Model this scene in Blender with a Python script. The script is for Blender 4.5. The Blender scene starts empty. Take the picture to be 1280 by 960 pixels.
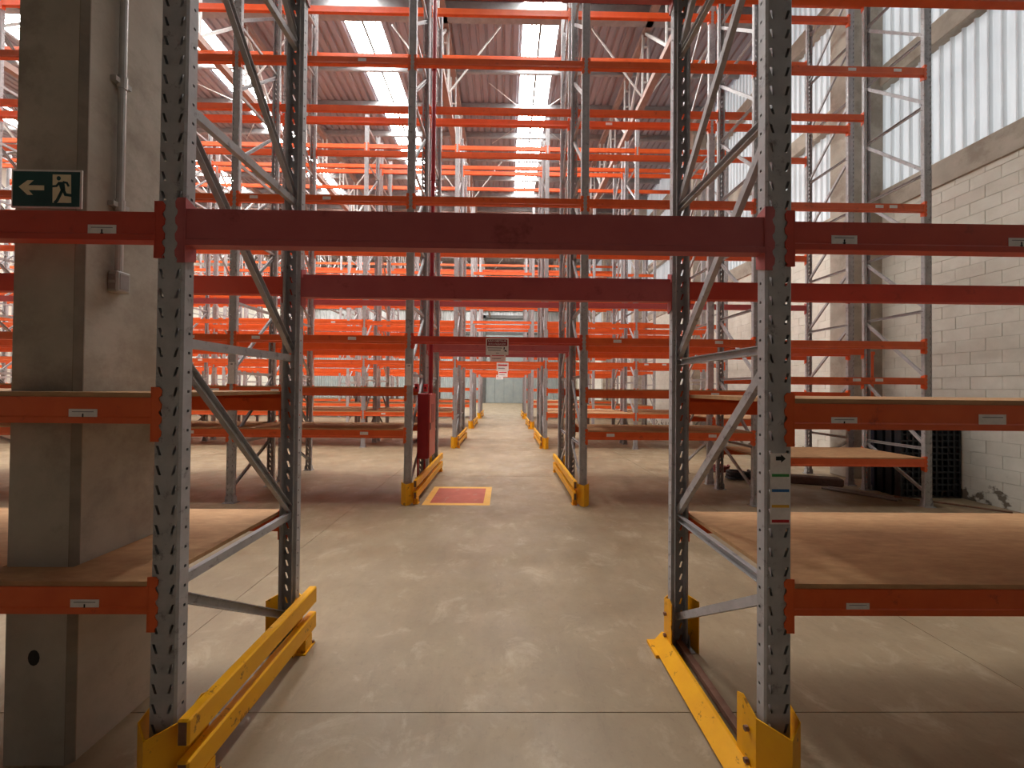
import bpy, bmesh, math, random
from mathutils import Vector, Matrix

random.seed(7)
sc = bpy.context.scene
COL = sc.collection

# ------------------------------------------------------------------ camera
F_PX = 481.0
CAM_H = 1.73
YAW, PITCH, ROLL = 0.012, math.atan(5.0 / F_PX), 0.0095
cam_d = bpy.data.cameras.new('camera')
cam_d.sensor_width = 36.0
cam_d.lens = F_PX / 1280 * 36.0
cam_d.shift_x = 3.6 / 1280      # slight lens decentring
cam_d.clip_start = 0.05
cam_d.clip_end = 300
cam = bpy.data.objects.new('camera', cam_d)
COL.objects.link(cam)
cam.matrix_world = (Matrix.Translation((0, 0, CAM_H)) @ Matrix.Rotation(-YAW, 4, 'Z') @
                    Matrix.Rotation(math.pi / 2 + PITCH, 4, 'X') @ Matrix.Rotation(ROLL, 4, 'Z'))
sc.camera = cam

# ------------------------------------------------------------------ sky, exposure
SKY_STRENGTH = 1.1
SKYLIGHT_STRENGTH = 26.0
EXPOSURE = 0.84
world = bpy.data.worlds.new('world')
sc.world = world
world.use_nodes = True
wn = world.node_tree
wn.nodes['Background'].inputs['Color'].default_value = (0.94, 0.97, 1.0, 1)
wn.nodes['Background'].inputs['Strength'].default_value = SKY_STRENGTH
vs = sc.view_settings
vs.view_transform = 'Standard'
vs.look = 'None'
vs.exposure = EXPOSURE
vs.gamma = 1.0
vs.use_curve_mapping = False
try:
    sc.cycles.use_denoising = True
    sc.cycles.max_bounces = 8
    sc.cycles.diffuse_bounces = 6
    sc.cycles.glossy_bounces = 3
    sc.cycles.transmission_bounces = 4
    sc.cycles.sample_clamp_indirect = 6.0
except Exception:
    pass


# ------------------------------------------------------------------ materials
def srgb(r, g, b):
    def c(v):
        v /= 255.0
        return v / 12.92 if v <= 0.04045 else ((v + 0.055) / 1.055) ** 2.4
    return (c(r), c(g), c(b), 1.0)


def mat(name, c1, c2=None, rough=0.6, scale=6.0, detail=6.0, metal=0.0, lo=0.35, hi=0.65, bump=0.0,
        bump_scale=None, stretch=None, spec=0.4, c3=None, scale3=2.0, amt3=0.5, lo3=0.5, hi3=0.62):
    m = bpy.data.materials.new(name)
    m.use_nodes = True
    nt = m.node_tree
    b = nt.nodes['Principled BSDF']
    b.inputs['Roughness'].default_value = rough
    b.inputs['Metallic'].default_value = metal
    b.inputs['Specular IOR Level'].default_value = spec
    if c2 is None:
        b.inputs['Base Color'].default_value = c1
        return m
    geo = nt.nodes.new('ShaderNodeNewGeometry')
    vec = geo.outputs['Position']
    if stretch:
        mp = nt.nodes.new('ShaderNodeMapping')
        mp.inputs['Scale'].default_value = stretch
        nt.links.new(vec, mp.inputs['Vector'])
        vec = mp.outputs['Vector']
    nz = nt.nodes.new('ShaderNodeTexNoise')
    nz.inputs['Scale'].default_value = scale
    nz.inputs['Detail'].default_value = detail
    nz.inputs['Roughness'].default_value = 0.62
    nt.links.new(vec, nz.inputs['Vector'])
    rp = nt.nodes.new('ShaderNodeValToRGB')
    rp.color_ramp.elements[0].position = lo
    rp.color_ramp.elements[0].color = c1
    rp.color_ramp.elements[1].position = hi
    rp.color_ramp.elements[1].color = c2
    nt.links.new(nz.outputs['Fac'], rp.inputs['Fac'])
    col = rp.outputs['Color']
    if c3 is not None:
        n3 = nt.nodes.new('ShaderNodeTexNoise')
        n3.inputs['Scale'].default_value = scale3
        n3.inputs['Detail'].default_value = 8
        n3.inputs['Roughness'].default_value = 0.7
        nt.links.new(vec, n3.inputs['Vector'])
        mr = nt.nodes.new('ShaderNodeMapRange')
        mr.inputs['From Min'].default_value = lo3
        mr.inputs['From Max'].default_value = hi3
        mr.inputs['To Max'].default_value = amt3
        nt.links.new(n3.outputs['Fac'], mr.inputs['Value'])
        mx = nt.nodes.new('ShaderNodeMix')
        mx.data_type = 'RGBA'
        nt.links.new(mr.outputs['Result'], mx.inputs['Factor'])
        nt.links.new(col, mx.inputs['A'])
        mx.inputs['B'].default_value = c3
        col = mx.outputs['Result']
    nt.links.new(col, b.inputs['Base Color'])
    if bump:
        bp = nt.nodes.new('ShaderNodeBump')
        bp.inputs['Strength'].default_value = bump
        bp.inputs['Distance'].default_value = 0.01
        src = nz
        if bump_scale:
            src = nt.nodes.new('ShaderNodeTexNoise')
            src.inputs['Scale'].default_value = bump_scale
            src.inputs['Detail'].default_value = 4
            nt.links.new(vec, src.inputs['Vector'])
        nt.links.new(src.outputs['Fac'], bp.inputs['Height'])
        nt.links.new(bp.outputs['Normal'], b.inputs['Normal'])
    return m


def emit(name, color, strength):
    m = bpy.data.materials.new(name)
    m.use_nodes = True
    nt = m.node_tree
    nt.nodes.clear()
    o = nt.nodes.new('ShaderNodeOutputMaterial')
    e = nt.nodes.new('ShaderNodeEmission')
    e.inputs['Color'].default_value = color
    e.inputs['Strength'].default_value = strength
    nt.links.new(e.outputs[0], o.inputs['Surface'])
    return m


def sheet_translucent(name, color, tcolor, fac):
    m = bpy.data.materials.new(name)
    m.use_nodes = True
    nt = m.node_tree
    nt.nodes.clear()
    o = nt.nodes.new('ShaderNodeOutputMaterial')
    d = nt.nodes.new('ShaderNodeBsdfDiffuse')
    t = nt.nodes.new('ShaderNodeBsdfTranslucent')
    mx = nt.nodes.new('ShaderNodeMixShader')
    geo = nt.nodes.new('ShaderNodeNewGeometry')
    mp = nt.nodes.new('ShaderNodeMapping')
    mp.inputs['Scale'].default_value = (3, 3, 0.35)
    nz = nt.nodes.new('ShaderNodeTexNoise')
    nz.inputs['Scale'].default_value = 1.6
    nz.inputs['Detail'].default_value = 7
    rp = nt.nodes.new('ShaderNodeValToRGB')
    rp.color_ramp.elements[0].position = 0.35
    rp.color_ramp.elements[0].color = tuple(0.72 * v for v in color[:3]) + (1,)
    rp.color_ramp.elements[1].position = 0.6
    rp.color_ramp.elements[1].color = color
    nt.links.new(geo.outputs['Position'], mp.inputs['Vector'])
    nt.links.new(mp.outputs['Vector'], nz.inputs['Vector'])
    nt.links.new(nz.outputs['Fac'], rp.inputs['Fac'])
    nt.links.new(rp.outputs['Color'], d.inputs['Color'])
    t.inputs['Color'].default_value = tcolor
    mx.inputs[0].default_value = fac
    nt.links.new(d.outputs[0], mx.inputs[1])
    nt.links.new(t.outputs[0], mx.inputs[2])
    nt.links.new(mx.outputs[0], o.inputs['Surface'])
    return m


M = {}
M['upright'] = mat('grey_rack_paint', srgb(160, 159, 160), srgb(178, 177, 178), 0.45, 9, c3=srgb(92, 84, 80),
                   scale3=16, amt3=0.6, lo3=0.57, hi3=0.66)
M['orange'] = mat('orange_beam_paint', srgb(218, 88, 34), srgb(228, 100, 42), 0.45, 5, c3=srgb(150, 52, 26),
                  scale3=9, amt3=0.6, lo3=0.60, hi3=0.70)
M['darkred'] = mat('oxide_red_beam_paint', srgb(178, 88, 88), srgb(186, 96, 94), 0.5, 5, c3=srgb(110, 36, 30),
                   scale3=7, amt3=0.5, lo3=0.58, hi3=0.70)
M['redorange'] = mat('worn_shaded_red_orange_paint', srgb(188, 64, 44), srgb(198, 72, 50), 0.5, 5, c3=srgb(132, 46, 34),
                     scale3=8, amt3=0.5, lo3=0.60, hi3=0.70)  # darker orange: weaker light on the near row's upper beams put into colour
M['yellow'] = mat('yellow_guard_paint', srgb(240, 176, 20), srgb(232, 164, 18), 0.42, 6, c3=srgb(120, 72, 30),
                  scale3=13, amt3=0.8, lo3=0.60, hi3=0.65)
M['board'] = mat('plywood_deck', srgb(178, 136, 94), srgb(196, 154, 110), 0.75, 26, stretch=(0.35, 1, 1),
                 c3=srgb(126, 84, 56), scale3=2.4, amt3=0.6, lo3=0.5, hi3=0.72, bump=0.15)
def floor_material():
    m = bpy.data.materials.new('worn_concrete_floor')
    m.use_nodes = True
    nt = m.node_tree
    N, L = nt.nodes, nt.links
    b = N['Principled BSDF']
    geo = N.new('ShaderNodeNewGeometry')

    def noise(scale, detail, rough, stretch=None, dist=0.0):
        v = geo.outputs['Position']
        if stretch:
            mp = N.new('ShaderNodeMapping')
            mp.inputs['Scale'].default_value = stretch
            mp.inputs['Rotation'].default_value = (0, 0, 0.35)
            L.new(v, mp.inputs['Vector'])
            v = mp.outputs['Vector']
        n = N.new('ShaderNodeTexNoise')
        n.inputs['Scale'].default_value = scale
        n.inputs['Detail'].default_value = detail
        n.inputs['Roughness'].default_value = rough
        n.inputs['Distortion'].default_value = dist
        L.new(v, n.inputs['Vector'])
        return n.outputs['Fac']

    def rng(f, a, c, t0, t1):
        mr = N.new('ShaderNodeMapRange')
        for k, v in (('From Min', a), ('From Max', c), ('To Min', t0), ('To Max', t1)):
            mr.inputs[k].default_value = v
        L.new(f, mr.inputs['Value'])
        return mr.outputs['Result']

    def mix(f, a, c):
        mx = N.new('ShaderNodeMix')
        mx.data_type = 'RGBA'
        L.new(f, mx.inputs['Factor'])
        for k, v in (('A', a), ('B', c)):
            if isinstance(v, tuple):
                mx.inputs[k].default_value = v
            else:
                L.new(v, mx.inputs[k])
        return mx.outputs['Result']

    c = mix(rng(noise(0.8, 8, 0.65), 0.36, 0.64, 0, 1), srgb(138, 120, 94), srgb(162, 143, 114))
    c = mix(rng(noise(5.0, 9, 0.75, (1, 0.5, 1)), 0.44, 0.68, 0, 0.50), c, srgb(134, 116, 92))
    c = mix(rng(noise(3.2, 10, 0.72, None, 0.6), 0.54, 0.70, 0, 0.42), c, srgb(200, 184, 158))
    c = mix(rng(noise(1.9, 10, 0.8, (2.6, 0.6, 1), 0.3), 0.56, 0.70, 0, 0.40), c, srgb(116, 99, 80))
    c = mix(rng(noise(22.0, 6, 0.7), 0.55, 0.75, 0, 0.5), c, srgb(122, 104, 84))
    L.new(c, b.inputs['Base Color'])
    L.new(rng(noise(2.0, 8, 0.7), 0.35, 0.65, 0.34, 0.62), b.inputs['Roughness'])
    b.inputs['Specular IOR Level'].default_value = 0.42
    bp = N.new('ShaderNodeBump')
    bp.inputs['Strength'].default_value = 0.08
    bp.inputs['Distance'].default_value = 0.01
    L.new(noise(45.0, 5, 0.6), bp.inputs['Height'])
    L.new(bp.outputs['Normal'], b.inputs['Normal'])
    return m


M['floor'] = floor_material()
M['joint'] = mat('dark_joint', srgb(58, 48, 42), srgb(78, 66, 58), 0.9, 10)
M['concrete'] = mat('cast_concrete', srgb(168, 160, 146), srgb(186, 178, 164), 0.85, 3, 8,
                    c3=srgb(140, 130, 116), scale3=1.6, amt3=0.6, bump=0.1, bump_scale=40)
M['chamfer'] = mat('dark_concrete_edge', srgb(128, 118, 106), srgb(146, 136, 122), 0.9, 7, 8)  # darker tone for the strip along the column's chamfer
M['block'] = mat('white_painted_block', srgb(214, 211, 198), srgb(226, 223, 211), 0.8, 4, 8, c3=srgb(150, 142, 126),
                 scale3=2.6, amt3=0.22, lo3=0.58, hi3=0.75, bump=0.12, bump_scale=45)
def add_peel(m, col, top):
    nt = m.node_tree
    b = nt.nodes['Principled BSDF']
    old = b.inputs['Base Color'].links[0].from_socket
    geo = nt.nodes.new('ShaderNodeNewGeometry')
    sp = nt.nodes.new('ShaderNodeSeparateXYZ')
    nt.links.new(geo.outputs['Position'], sp.inputs[0])
    nz = nt.nodes.new('ShaderNodeTexNoise')
    nz.inputs['Scale'].default_value = 5.5
    nz.inputs['Detail'].default_value = 7
    nt.links.new(geo.outputs['Position'], nz.inputs['Vector'])
    zr = nt.nodes.new('ShaderNodeMapRange')
    zr.inputs['From Min'].default_value = 0.0
    zr.inputs['From Max'].default_value = top
    zr.inputs['To Min'].default_value = 0.06
    zr.inputs['To Max'].default_value = -0.22
    nt.links.new(sp.outputs['Z'], zr.inputs['Value'])
    ad = nt.nodes.new('ShaderNodeMath')
    nt.links.new(nz.outputs['Fac'], ad.inputs[0])
    nt.links.new(zr.outputs['Result'], ad.inputs[1])
    mr = nt.nodes.new('ShaderNodeMapRange')
    mr.inputs['From Min'].default_value = 0.55
    mr.inputs['From Max'].default_value = 0.60
    nt.links.new(ad.outputs[0], mr.inputs['Value'])
    mx = nt.nodes.new('ShaderNodeMix')
    mx.data_type = 'RGBA'
    nt.links.new(mr.outputs['Result'], mx.inputs['Factor'])
    nt.links.new(old, mx.inputs['A'])
    mx.inputs['B'].default_value = col
    nt.links.new(mx.outputs['Result'], b.inputs['Base Color'])


add_peel(M['block'], srgb(116, 106, 92), 0.75)
M['mortar'] = mat('grey_mortar', srgb(176, 173, 162), srgb(190, 186, 174), 0.9, 12)
M['clad'] = sheet_translucent('pale_wall_sheet', srgb(220, 221, 220), (0.84, 0.86, 0.87, 1), 0.32)
M['farclad'] = mat('blue_grey_wall_sheet', srgb(150, 160, 160), srgb(164, 172, 172), 0.7, 1.5)
M['fardoor'] = mat('grey_door_sheet', srgb(140, 150, 150), srgb(152, 160, 158), 0.6, 1.5)
M['darkframe'] = mat('dark_grey_steel', srgb(84, 84, 82), srgb(98, 97, 94), 0.6, 4)
M['roof'] = mat('dull_roof_sheet', srgb(140, 138, 146), srgb(158, 155, 162), 0.7, 2, stretch=(1, 0.3, 1))
M['purlin'] = mat('galvanised_purlin', srgb(136, 136, 136), srgb(152, 152, 152), 0.5, 5)
M['truss'] = mat('pale_truss_paint', srgb(184, 183, 180), srgb(198, 197, 194), 0.6, 5)
M['chord'] = mat('brown_truss_chord', srgb(140, 118, 110), srgb(156, 132, 122), 0.7, 4)
M['sky'] = emit('daylight_sheet', (1.0, 0.985, 0.96, 1), SKYLIGHT_STRENGTH)
M['label'] = mat('white_label', srgb(222, 216, 212), srgb(236, 230, 226), 0.6, 30)
M['ink'] = mat('black_print', srgb(24, 22, 24))
M['inkgrey'] = mat('grey_print', srgb(120, 112, 112))
M['green'] = mat('exit_green', srgb(24, 68, 66), srgb(30, 78, 74), 0.5, 8)
M['cream'] = mat('photoluminescent_cream', srgb(232, 224, 186), srgb(240, 232, 196), 0.6, 20)
M['maroon'] = mat('maroon_print', srgb(128, 34, 44))
M['pgreen'] = mat('green_print', srgb(60, 140, 70))
M['pblue'] = mat('blue_print', srgb(50, 110, 170))
M['pyellow'] = mat('yellow_print', srgb(220, 170, 60))
M['pred'] = mat('red_print', srgb(190, 44, 50))
M['firered'] = mat('fire_red_paint', srgb(138, 22, 32), srgb(150, 28, 36), 0.4, 6)
M['firelit'] = mat('fire_red_lit_side', srgb(178, 52, 48), srgb(188, 60, 54), 0.35, 6)  # lighter copy of the cabinet red, brightness of its tunnel side painted in
M['markred'] = mat('worn_red_floor_paint', srgb(176, 84, 62), srgb(190, 96, 72), 0.6, 5, c3=srgb(178, 150, 122),
                   scale3=6, amt3=0.7, lo3=0.58, hi3=0.68)
M['markyel'] = mat('worn_yellow_floor_paint', srgb(226, 170, 72), srgb(232, 180, 88), 0.6, 5, c3=srgb(190, 160, 122),
                   scale3=7, amt3=0.7, lo3=0.58, hi3=0.68)
M['conduit'] = mat('grey_conduit', srgb(170, 168, 162), srgb(186, 184, 178), 0.4, 8, metal=0.3)
M['black'] = mat('black_plastic', srgb(30, 32, 38), srgb(40, 42, 48), 0.5, 8)
M['navy'] = mat('navy_plastic', srgb(32, 40, 58), srgb(40, 50, 70), 0.5, 8)
M['rust'] = mat('rusty_steel', srgb(110, 78, 62), srgb(134, 98, 80), 0.7, 12)
M['steel'] = mat('dull_steel', srgb(140, 134, 130), srgb(160, 152, 148), 0.5, 12, metal=0.3)
M['dark_wood'] = mat('dark_timber', srgb(84, 62, 54), srgb(100, 76, 66), 0.8, 12)
M['maroonstrap'] = mat('dark_red_strap', srgb(110, 40, 40), srgb(124, 50, 46), 0.7, 12)


# ------------------------------------------------------------------ mesh helpers
class MB:
    def __init__(self):
        self.v, self.f = [], []

    def add(self, verts, faces):
        n = len(self.v)
        self.v += [tuple(p) for p in verts]
        self.f += [tuple(i + n for i in f) for f in faces]
        return self

    def box(self, x0, x1, y0, y1, z0, z1):
        v = [(x, y, z) for z in (z0, z1) for y in (y0, y1) for x in (x0, x1)]
        return self.add(v, [(0, 2, 3, 1), (4, 5, 7, 6), (0, 1, 5, 4), (2, 6, 7, 3), (0, 4, 6, 2), (1, 3, 7, 5)])

    def bevbox(self, x0, x1, y0, y1, z0, z1, b):
        bm = bmesh.new()
        bmesh.ops.create_cube(bm, size=1.0)
        for vv in bm.verts:
            vv.co = Vector(((x0 + x1) / 2 + vv.co.x * (x1 - x0), (y0 + y1) / 2 + vv.co.y * (y1 - y0),
                            (z0 + z1) / 2 + vv.co.z * (z1 - z0)))
        bmesh.ops.bevel(bm, geom=bm.edges[:], offset=b, segments=1, affect='EDGES')
        bm.verts.index_update()
        self.add([tuple(q.co) for q in bm.verts], [tuple(q.index for q in f.verts) for f in bm.faces])
        bm.free()
        return self

    def prism(self, poly, axis, a, b):
        """extrude a 2D polygon along axis ('X': poly=(y,z); 'Y': poly=(x,z); 'Z': poly=(x,y))"""
        def p(u, w, t):
            return {'X': (t, u, w), 'Y': (u, t, w), 'Z': (u, w, t)}[axis]
        n = len(poly)
        v = [p(u, w, a) for u, w in poly] + [p(u, w, b) for u, w in poly]
        f = [tuple(range(n)), tuple(range(2 * n - 1, n - 1, -1))]
        f += [(i, (i + 1) % n, n + (i + 1) % n, n + i) for i in range(n)]
        return self.add(v, f)

    def bar(self, p, q, w, h, up=(0, 0, 1), chan=False):
        p, q = Vector(p), Vector(q)
        d = (q - p).normalized()
        u = Vector(up)
        if abs(d.dot(u)) > 0.98:
            u = Vector((1, 0, 0))
        s = d.cross(u).normalized()
        t = s.cross(d).normalized()
        if chan:      # open channel, web towards +t
            th = 0.004
            prof = [(-w / 2, -h / 2), (-w / 2, h / 2), (w / 2, h / 2), (w / 2, -h / 2), (w / 2 - th, -h / 2),
                    (w / 2 - th, h / 2 - th), (-w / 2 + th, h / 2 - th), (-w / 2 + th, -h / 2)]
        else:
            prof = [(-w / 2, -h / 2), (-w / 2, h / 2), (w / 2, h / 2), (w / 2, -h / 2)]
        n = len(prof)
        v = [p + s * a + t * b for a, b in prof] + [q + s * a + t * b for a, b in prof]
        f = [tuple(range(n)), tuple(range(2 * n - 1, n - 1, -1))]
        f += [(i, (i + 1) % n, n + (i + 1) % n, n + i) for i in range(n)]
        return self.add(v, f)

    def tube(self, pts, r, n=10):
        pts = [Vector(p) for p in pts]
        rings = []
        for i, p in enumerate(pts):
            d = (pts[min(i + 1, len(pts) - 1)] - pts[max(i - 1, 0)]).normalized()
            u = Vector((0, 0, 1)) if abs(d.z) < 0.9 else Vector((1, 0, 0))
            s = d.cross(u).normalized()
            t = s.cross(d)
            rings.append([p + (s * math.cos(2 * math.pi * k / n) + t * math.sin(2 * math.pi * k / n)) * r for k in range(n)])
        v = [q for rg in rings for q in rg]
        f = []
        for i in range(len(pts) - 1):
            for k in range(n):
                f.append((i * n + k, i * n + (k + 1) % n, (i + 1) * n + (k + 1) % n, (i + 1) * n + k))
        f.append(tuple(range(n - 1, -1, -1)))
        f.append(tuple((len(pts) - 1) * n + k for k in range(n)))
        return self.add(v, f)

    def mesh(self, name, m):
        me = bpy.data.meshes.new(name)
        me.from_pydata([tuple(p) for p in self.v], [], self.f)
        bm = bmesh.new()
        bm.from_mesh(me)
        bmesh.ops.recalc_face_normals(bm, faces=bm.faces[:])
        bm.to_mesh(me)
        bm.free()
        me.materials.append(m)
        me.update()
        return me


def link(name, me, parent=None, loc=(0, 0, 0), rotz=0.0, label=None):
    o = bpy.data.objects.new(name, me)
    COL.objects.link(o)
    o.location = loc
    o.rotation_euler = (0, 0, rotz)
    if parent is not None:
        o.parent = parent
    if label:
        o['label'] = label
    return o


def thing(name, label, cat, loc=(0, 0, 0), group=None):
    o = bpy.data.objects.new(name, None)
    COL.objects.link(o)
    o.empty_display_size = 0.1
    o.location = loc
    o['label'] = label
    o['category'] = cat
    if group:
        o['group'] = group
    return o


def tag(o, label, cat, group=None):
    o['label'] = label
    o['category'] = cat
    if group:
        o['group'] = group
    return o


def struct(name, me, label=None, cat=None):
    o = link(name, me)
    o['kind'] = 'structure'
    if label:
        o['label'] = label
    if cat:
        o['category'] = cat
    return o


# ------------------------------------------------------------------ floor
WX0, WX1 = -23.2, 7.49          # inner faces of side walls
WY0, WY1 = -4.9, 44.0           # back (behind the camera) and far end
ROOF_Z = 12.03
floor = struct('floor', MB().box(WX0 - 0.5, WX1 + 0.5, WY0 - 0.5, WY1 + 0.5, -0.12, -0.02).mesh('floor', M['joint']),
               'worn tan concrete warehouse floor', 'floor')
jx = [WX0 - 0.4] + [-2.15 - 5.2 * k for k in range(3, -1, -1)] + [3.05, WX1 + 0.4]
jy = [WY0 - 0.4, -3.4] + [2.07 + 5.5 * k for k in range(8)] + [WY1 + 0.4]
for i in range(len(jx) - 1):
    for j in range(len(jy) - 1):
        g = 0.0025
        link('floor_slab', MB().box(jx[i] + g, jx[i + 1] - g, jy[j] + g, jy[j + 1] - g, -0.05, 0.0).mesh('floor_slab', M['floor']), floor)

# ------------------------------------------------------------------ right wall: blocks, ring beams, columns, sheets
wall_r = struct('wall_right', MB().box(WX1 + 0.008, WX1 + 0.25, WY0, WY1, -0.02, 5.30).mesh('wall_right', M['mortar']),
                'white painted block wall with pale sheet cladding above', 'wall')
BL, BH = 0.40, 0.20
bme = MB().bevbox(0, 0.06, -BL / 2 + 0.002, BL / 2 - 0.002, 0.002, BH - 0.002, 0.003).mesh('block', M['block'])
rest = MB()
near = []
for c in range(27):
    z = c * BH - 0.02
    y = WY0 + 0.2 + (BL / 2 if c % 2 else 0)
    while y < WY1 - 0.2:
        near.append((y, z))
        y += BL
sel = sorted([b for b in near if b[0] > 5.35 and b[1] < 5.2], key=lambda b: b[0])[:298]
selset = set(sel)
for (y, z) in near:
    top = min(BH, 5.29 - z)
    if top < 0.05:
        continue
    dx = random.uniform(-0.0025, 0.0025)
    if (y, z) in selset:
        link('block', bme, wall_r, (WX1 + dx, y, z))
    else:
        rest.box(WX1 + dx, WX1 + 0.05, y - BL / 2 + 0.002, y + BL / 2 - 0.002, z + 0.002, z + top - 0.002)
o = link('block_courses', rest.mesh('block_courses', M['block']), wall_r)
o['kind'] = 'stuff'
for (z0, z1) in ((5.28, 5.72), (7.82, 8.22), (10.35, 10.8)):
    link('concrete_beam', MB().bevbox(WX1 - 0.035, WX1 + 0.24, WY0, WY1, z0, z1, 0.012).mesh('concrete_beam', M['concrete']), wall_r)


def corrugated(width, length, pitch, depth, top, flat):
    """sheet lying in XY plane, ribs along Y, ribs rise to +Z"""
    n = max(1, round(width / pitch))
    pitch = width / n
    xs = []
    for i in range(n):
        x = -width / 2 + i * pitch
        sl = (pitch - top - flat) / 2
        xs += [(x, 0), (x + flat, 0), (x + flat + sl, depth), (x + flat + sl + top, depth)]
    xs.append((width / 2, 0))
    mb = MB()
    v = [(x, 0, z) for x, z in xs] + [(x, length, z) for x, z in xs]
    k = len(xs)
    mb.add(v, [(i, i + 1, k + i + 1, k + i) for i in range(k - 1)])
    return mb


def rotate_up(mb, m, name):
    """turn a sheet lying in XY (ribs along Y) into a wall sheet: ribs along Z, width along Y, ribs towards -X"""
    mb.v = [(-z, x, y) for x, y, z in mb.v]
    return mb.mesh(name, m)


cl = rotate_up(corrugated(1.02, 6.4, 0.17, 0.05, 0.022, 0.12), M['clad'], 'cladding_sheet')
y = WY0 + 0.5
while y < WY1:
    link('cladding_sheet', cl, wall_r, (WX1 + 0.16 + random.uniform(0, 0.004), y, 5.70))
    y += 1.02
colm = MB().bevbox(6.84, WX1 + 0.03, -0.24, 0.24, 0, ROOF_Z, 0.015).mesh('concrete_column', M['concrete'])
for k in range(-1, 7):
    link('concrete_column', colm, wall_r, (0, 7.78 + 6.4 * k, 0))

# other walls
wl = struct('wall_left', MB().box(WX0 - 0.2, WX0, WY0, WY1, -0.02, ROOF_Z).mesh('wall_left', M['block']),
            'plain white wall at the far left end of the hall', 'wall')
wb = struct('wall_back', MB().box(WX0 - 0.2, WX1 + 0.25, WY0 - 0.2, WY0, -0.02, ROOF_Z).mesh('wall_back', M['darkframe']),
            'plain wall behind the camera', 'wall')
wf = struct('wall_far', MB().box(WX0 - 0.2, WX1 + 0.25, WY1 + 0.06, WY1 + 0.25, -0.02, ROOF_Z).mesh('wall_far', M['farclad']),
            'blue grey sheet wall at the far end of the aisle', 'wall')
fs = corrugated(1.02, 7.9, 0.255, 0.04, 0.05, 0.12)
fs.v = [(x, -z, y_) for x, y_, z in fs.v]
fsm = fs.mesh('cladding_sheet', M['farclad'])
ft = corrugated(1.02, 2.6, 0.255, 0.04, 0.05, 0.12)
ft.v = [(x, -z, y_) for x, y_, z in ft.v]
ftm = ft.mesh('translucent_sheet', M['clad'])
x = WX0 + 0.5
while x < WX1:
    link('cladding_sheet', fsm, wf, (x, WY1 + 0.05, 0))
    o = link('cladding_sheet', ftm, wf, (x, WY1 + 0.05, 8.0))
    x += 1.02
link('girt', MB().box(WX0, WX1, WY1 - 0.15, WY1, 7.8, 8.1).mesh('girt', M['darkframe']), wf)
link('girt', MB().box(WX0, WX1, WY1 - 0.15, WY1, 10.5, 10.8).mesh('girt', M['darkframe']), wf)
# far roller door
dr = bpy.data.objects.new('door_1', None)
COL.objects.link(dr)
dr['kind'] = 'structure'
dr['label'] = 'tall grey sheet door closing the far end of the aisle'
dr['category'] = 'door'
for k in range(4):
    link('door_leaf_panel', MB().bevbox(-2.15 + k * 1.06, -2.15 + (k + 1) * 1.06 - 0.02, WY1 - 0.10, WY1 - 0.03, 0.02, 9.6, 0.01).mesh('door_leaf_panel', M['fardoor']), dr)
for xx in (-2.55, 2.1):
    link('door_jamb', MB().box(xx, xx + 0.38, WY1 - 0.28, WY1, 0, 10.0).mesh('door_jamb', M['darkframe']), dr)
link('door_lintel', MB().box(-2.55, 2.48, WY1 - 0.28, WY1, 9.62, 10.0).mesh('door_lintel', M['darkframe']), dr)

# ------------------------------------------------------------------ roof
ceil = struct('ceiling', MB().box(WX0 - 0.3, WX1 + 0.4, WY0 - 0.3, WY1 + 0.3, ROOF_Z + 0.10, ROOF_Z + 0.16).mesh('ceiling', M['roof']),
              'brownish corrugated metal roof with bright daylight strips', 'roof')
SW = 1.006
LEN = 6.4
sh = corrugated(SW, LEN, 0.25, 0.05, 0.05, 0.14)
roofm = sh.mesh('roof_sheet', M['roof'])
sh = corrugated(SW, LEN, 0.25, 0.05, 0.05, 0.14)
skym = sh.mesh('skylight_sheet', M['sky'])
short = corrugated(SW, 2.4, 0.25, 0.05, 0.05, 0.14).mesh('roof_sheet', M['roof'])
half = corrugated(SW, 3.2, 0.25, 0.05, 0.05, 0.14).mesh('roof_sheet', M['roof'])
half_sky = corrugated(SW, 3.2, 0.25, 0.05, 0.05, 0.14).mesh('skylight_sheet', M['sky'])
ysegs = [(-4.9, 0), (1.5, 3), (4.7, 4), (7.9, 1), (14.3, 1), (20.7, 2), (23.1, 1), (29.5, 0), (35.9, 1), (42.3, 2)]  # skylight runs out of view are added to brighten the rack rows
for k in range(-24, 7):
    xc = 0.93 + SW * k
    for yb, kind in ysegs:
        if kind >= 3:
            sky = k % 5 == 0 and k <= 0 and kind == 4
            link('skylight_sheet' if sky else 'roof_sheet', half_sky if sky else half, ceil, (xc, yb, ROOF_Z - (0.004 if sky else 0)))
            continue
        if kind == 2:
            link('roof_sheet', short, ceil, (xc, yb, ROOF_Z))
            continue
        sky = k % 5 == 0 and k <= 0 and kind == 1
        link('skylight_sheet' if sky else 'roof_sheet', skym if sky else roofm, ceil, (xc, yb, ROOF_Z + (0.0 if not sky else -0.004)))
for so in [c for c in ceil.children if c.name.startswith('skylight_sheet')]:
    ln = max(v.co.y for v in so.data.vertices)
    def joint_rib_shades(ln=ln):
        mb = MB()
        for i in range(1, 8):
            x = -SW / 2 + i * SW / 8
            w = 0.034 if i == 4 else 0.013
            mb.box(x - w, x + w, 0.02, ln - 0.02, -0.02, -0.012)  # dark bars stand in for shading between ribs; wide middle one is the joint
        return mb.mesh('joint_rib_shade', M['darkframe'])
    key = 'seam%.2f' % ln
    sm = bpy.data.meshes.get(key)
    if sm is None:
        sm = joint_rib_shades()
        sm.name = key
    link('joint_rib_shade', sm, so)
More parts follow.
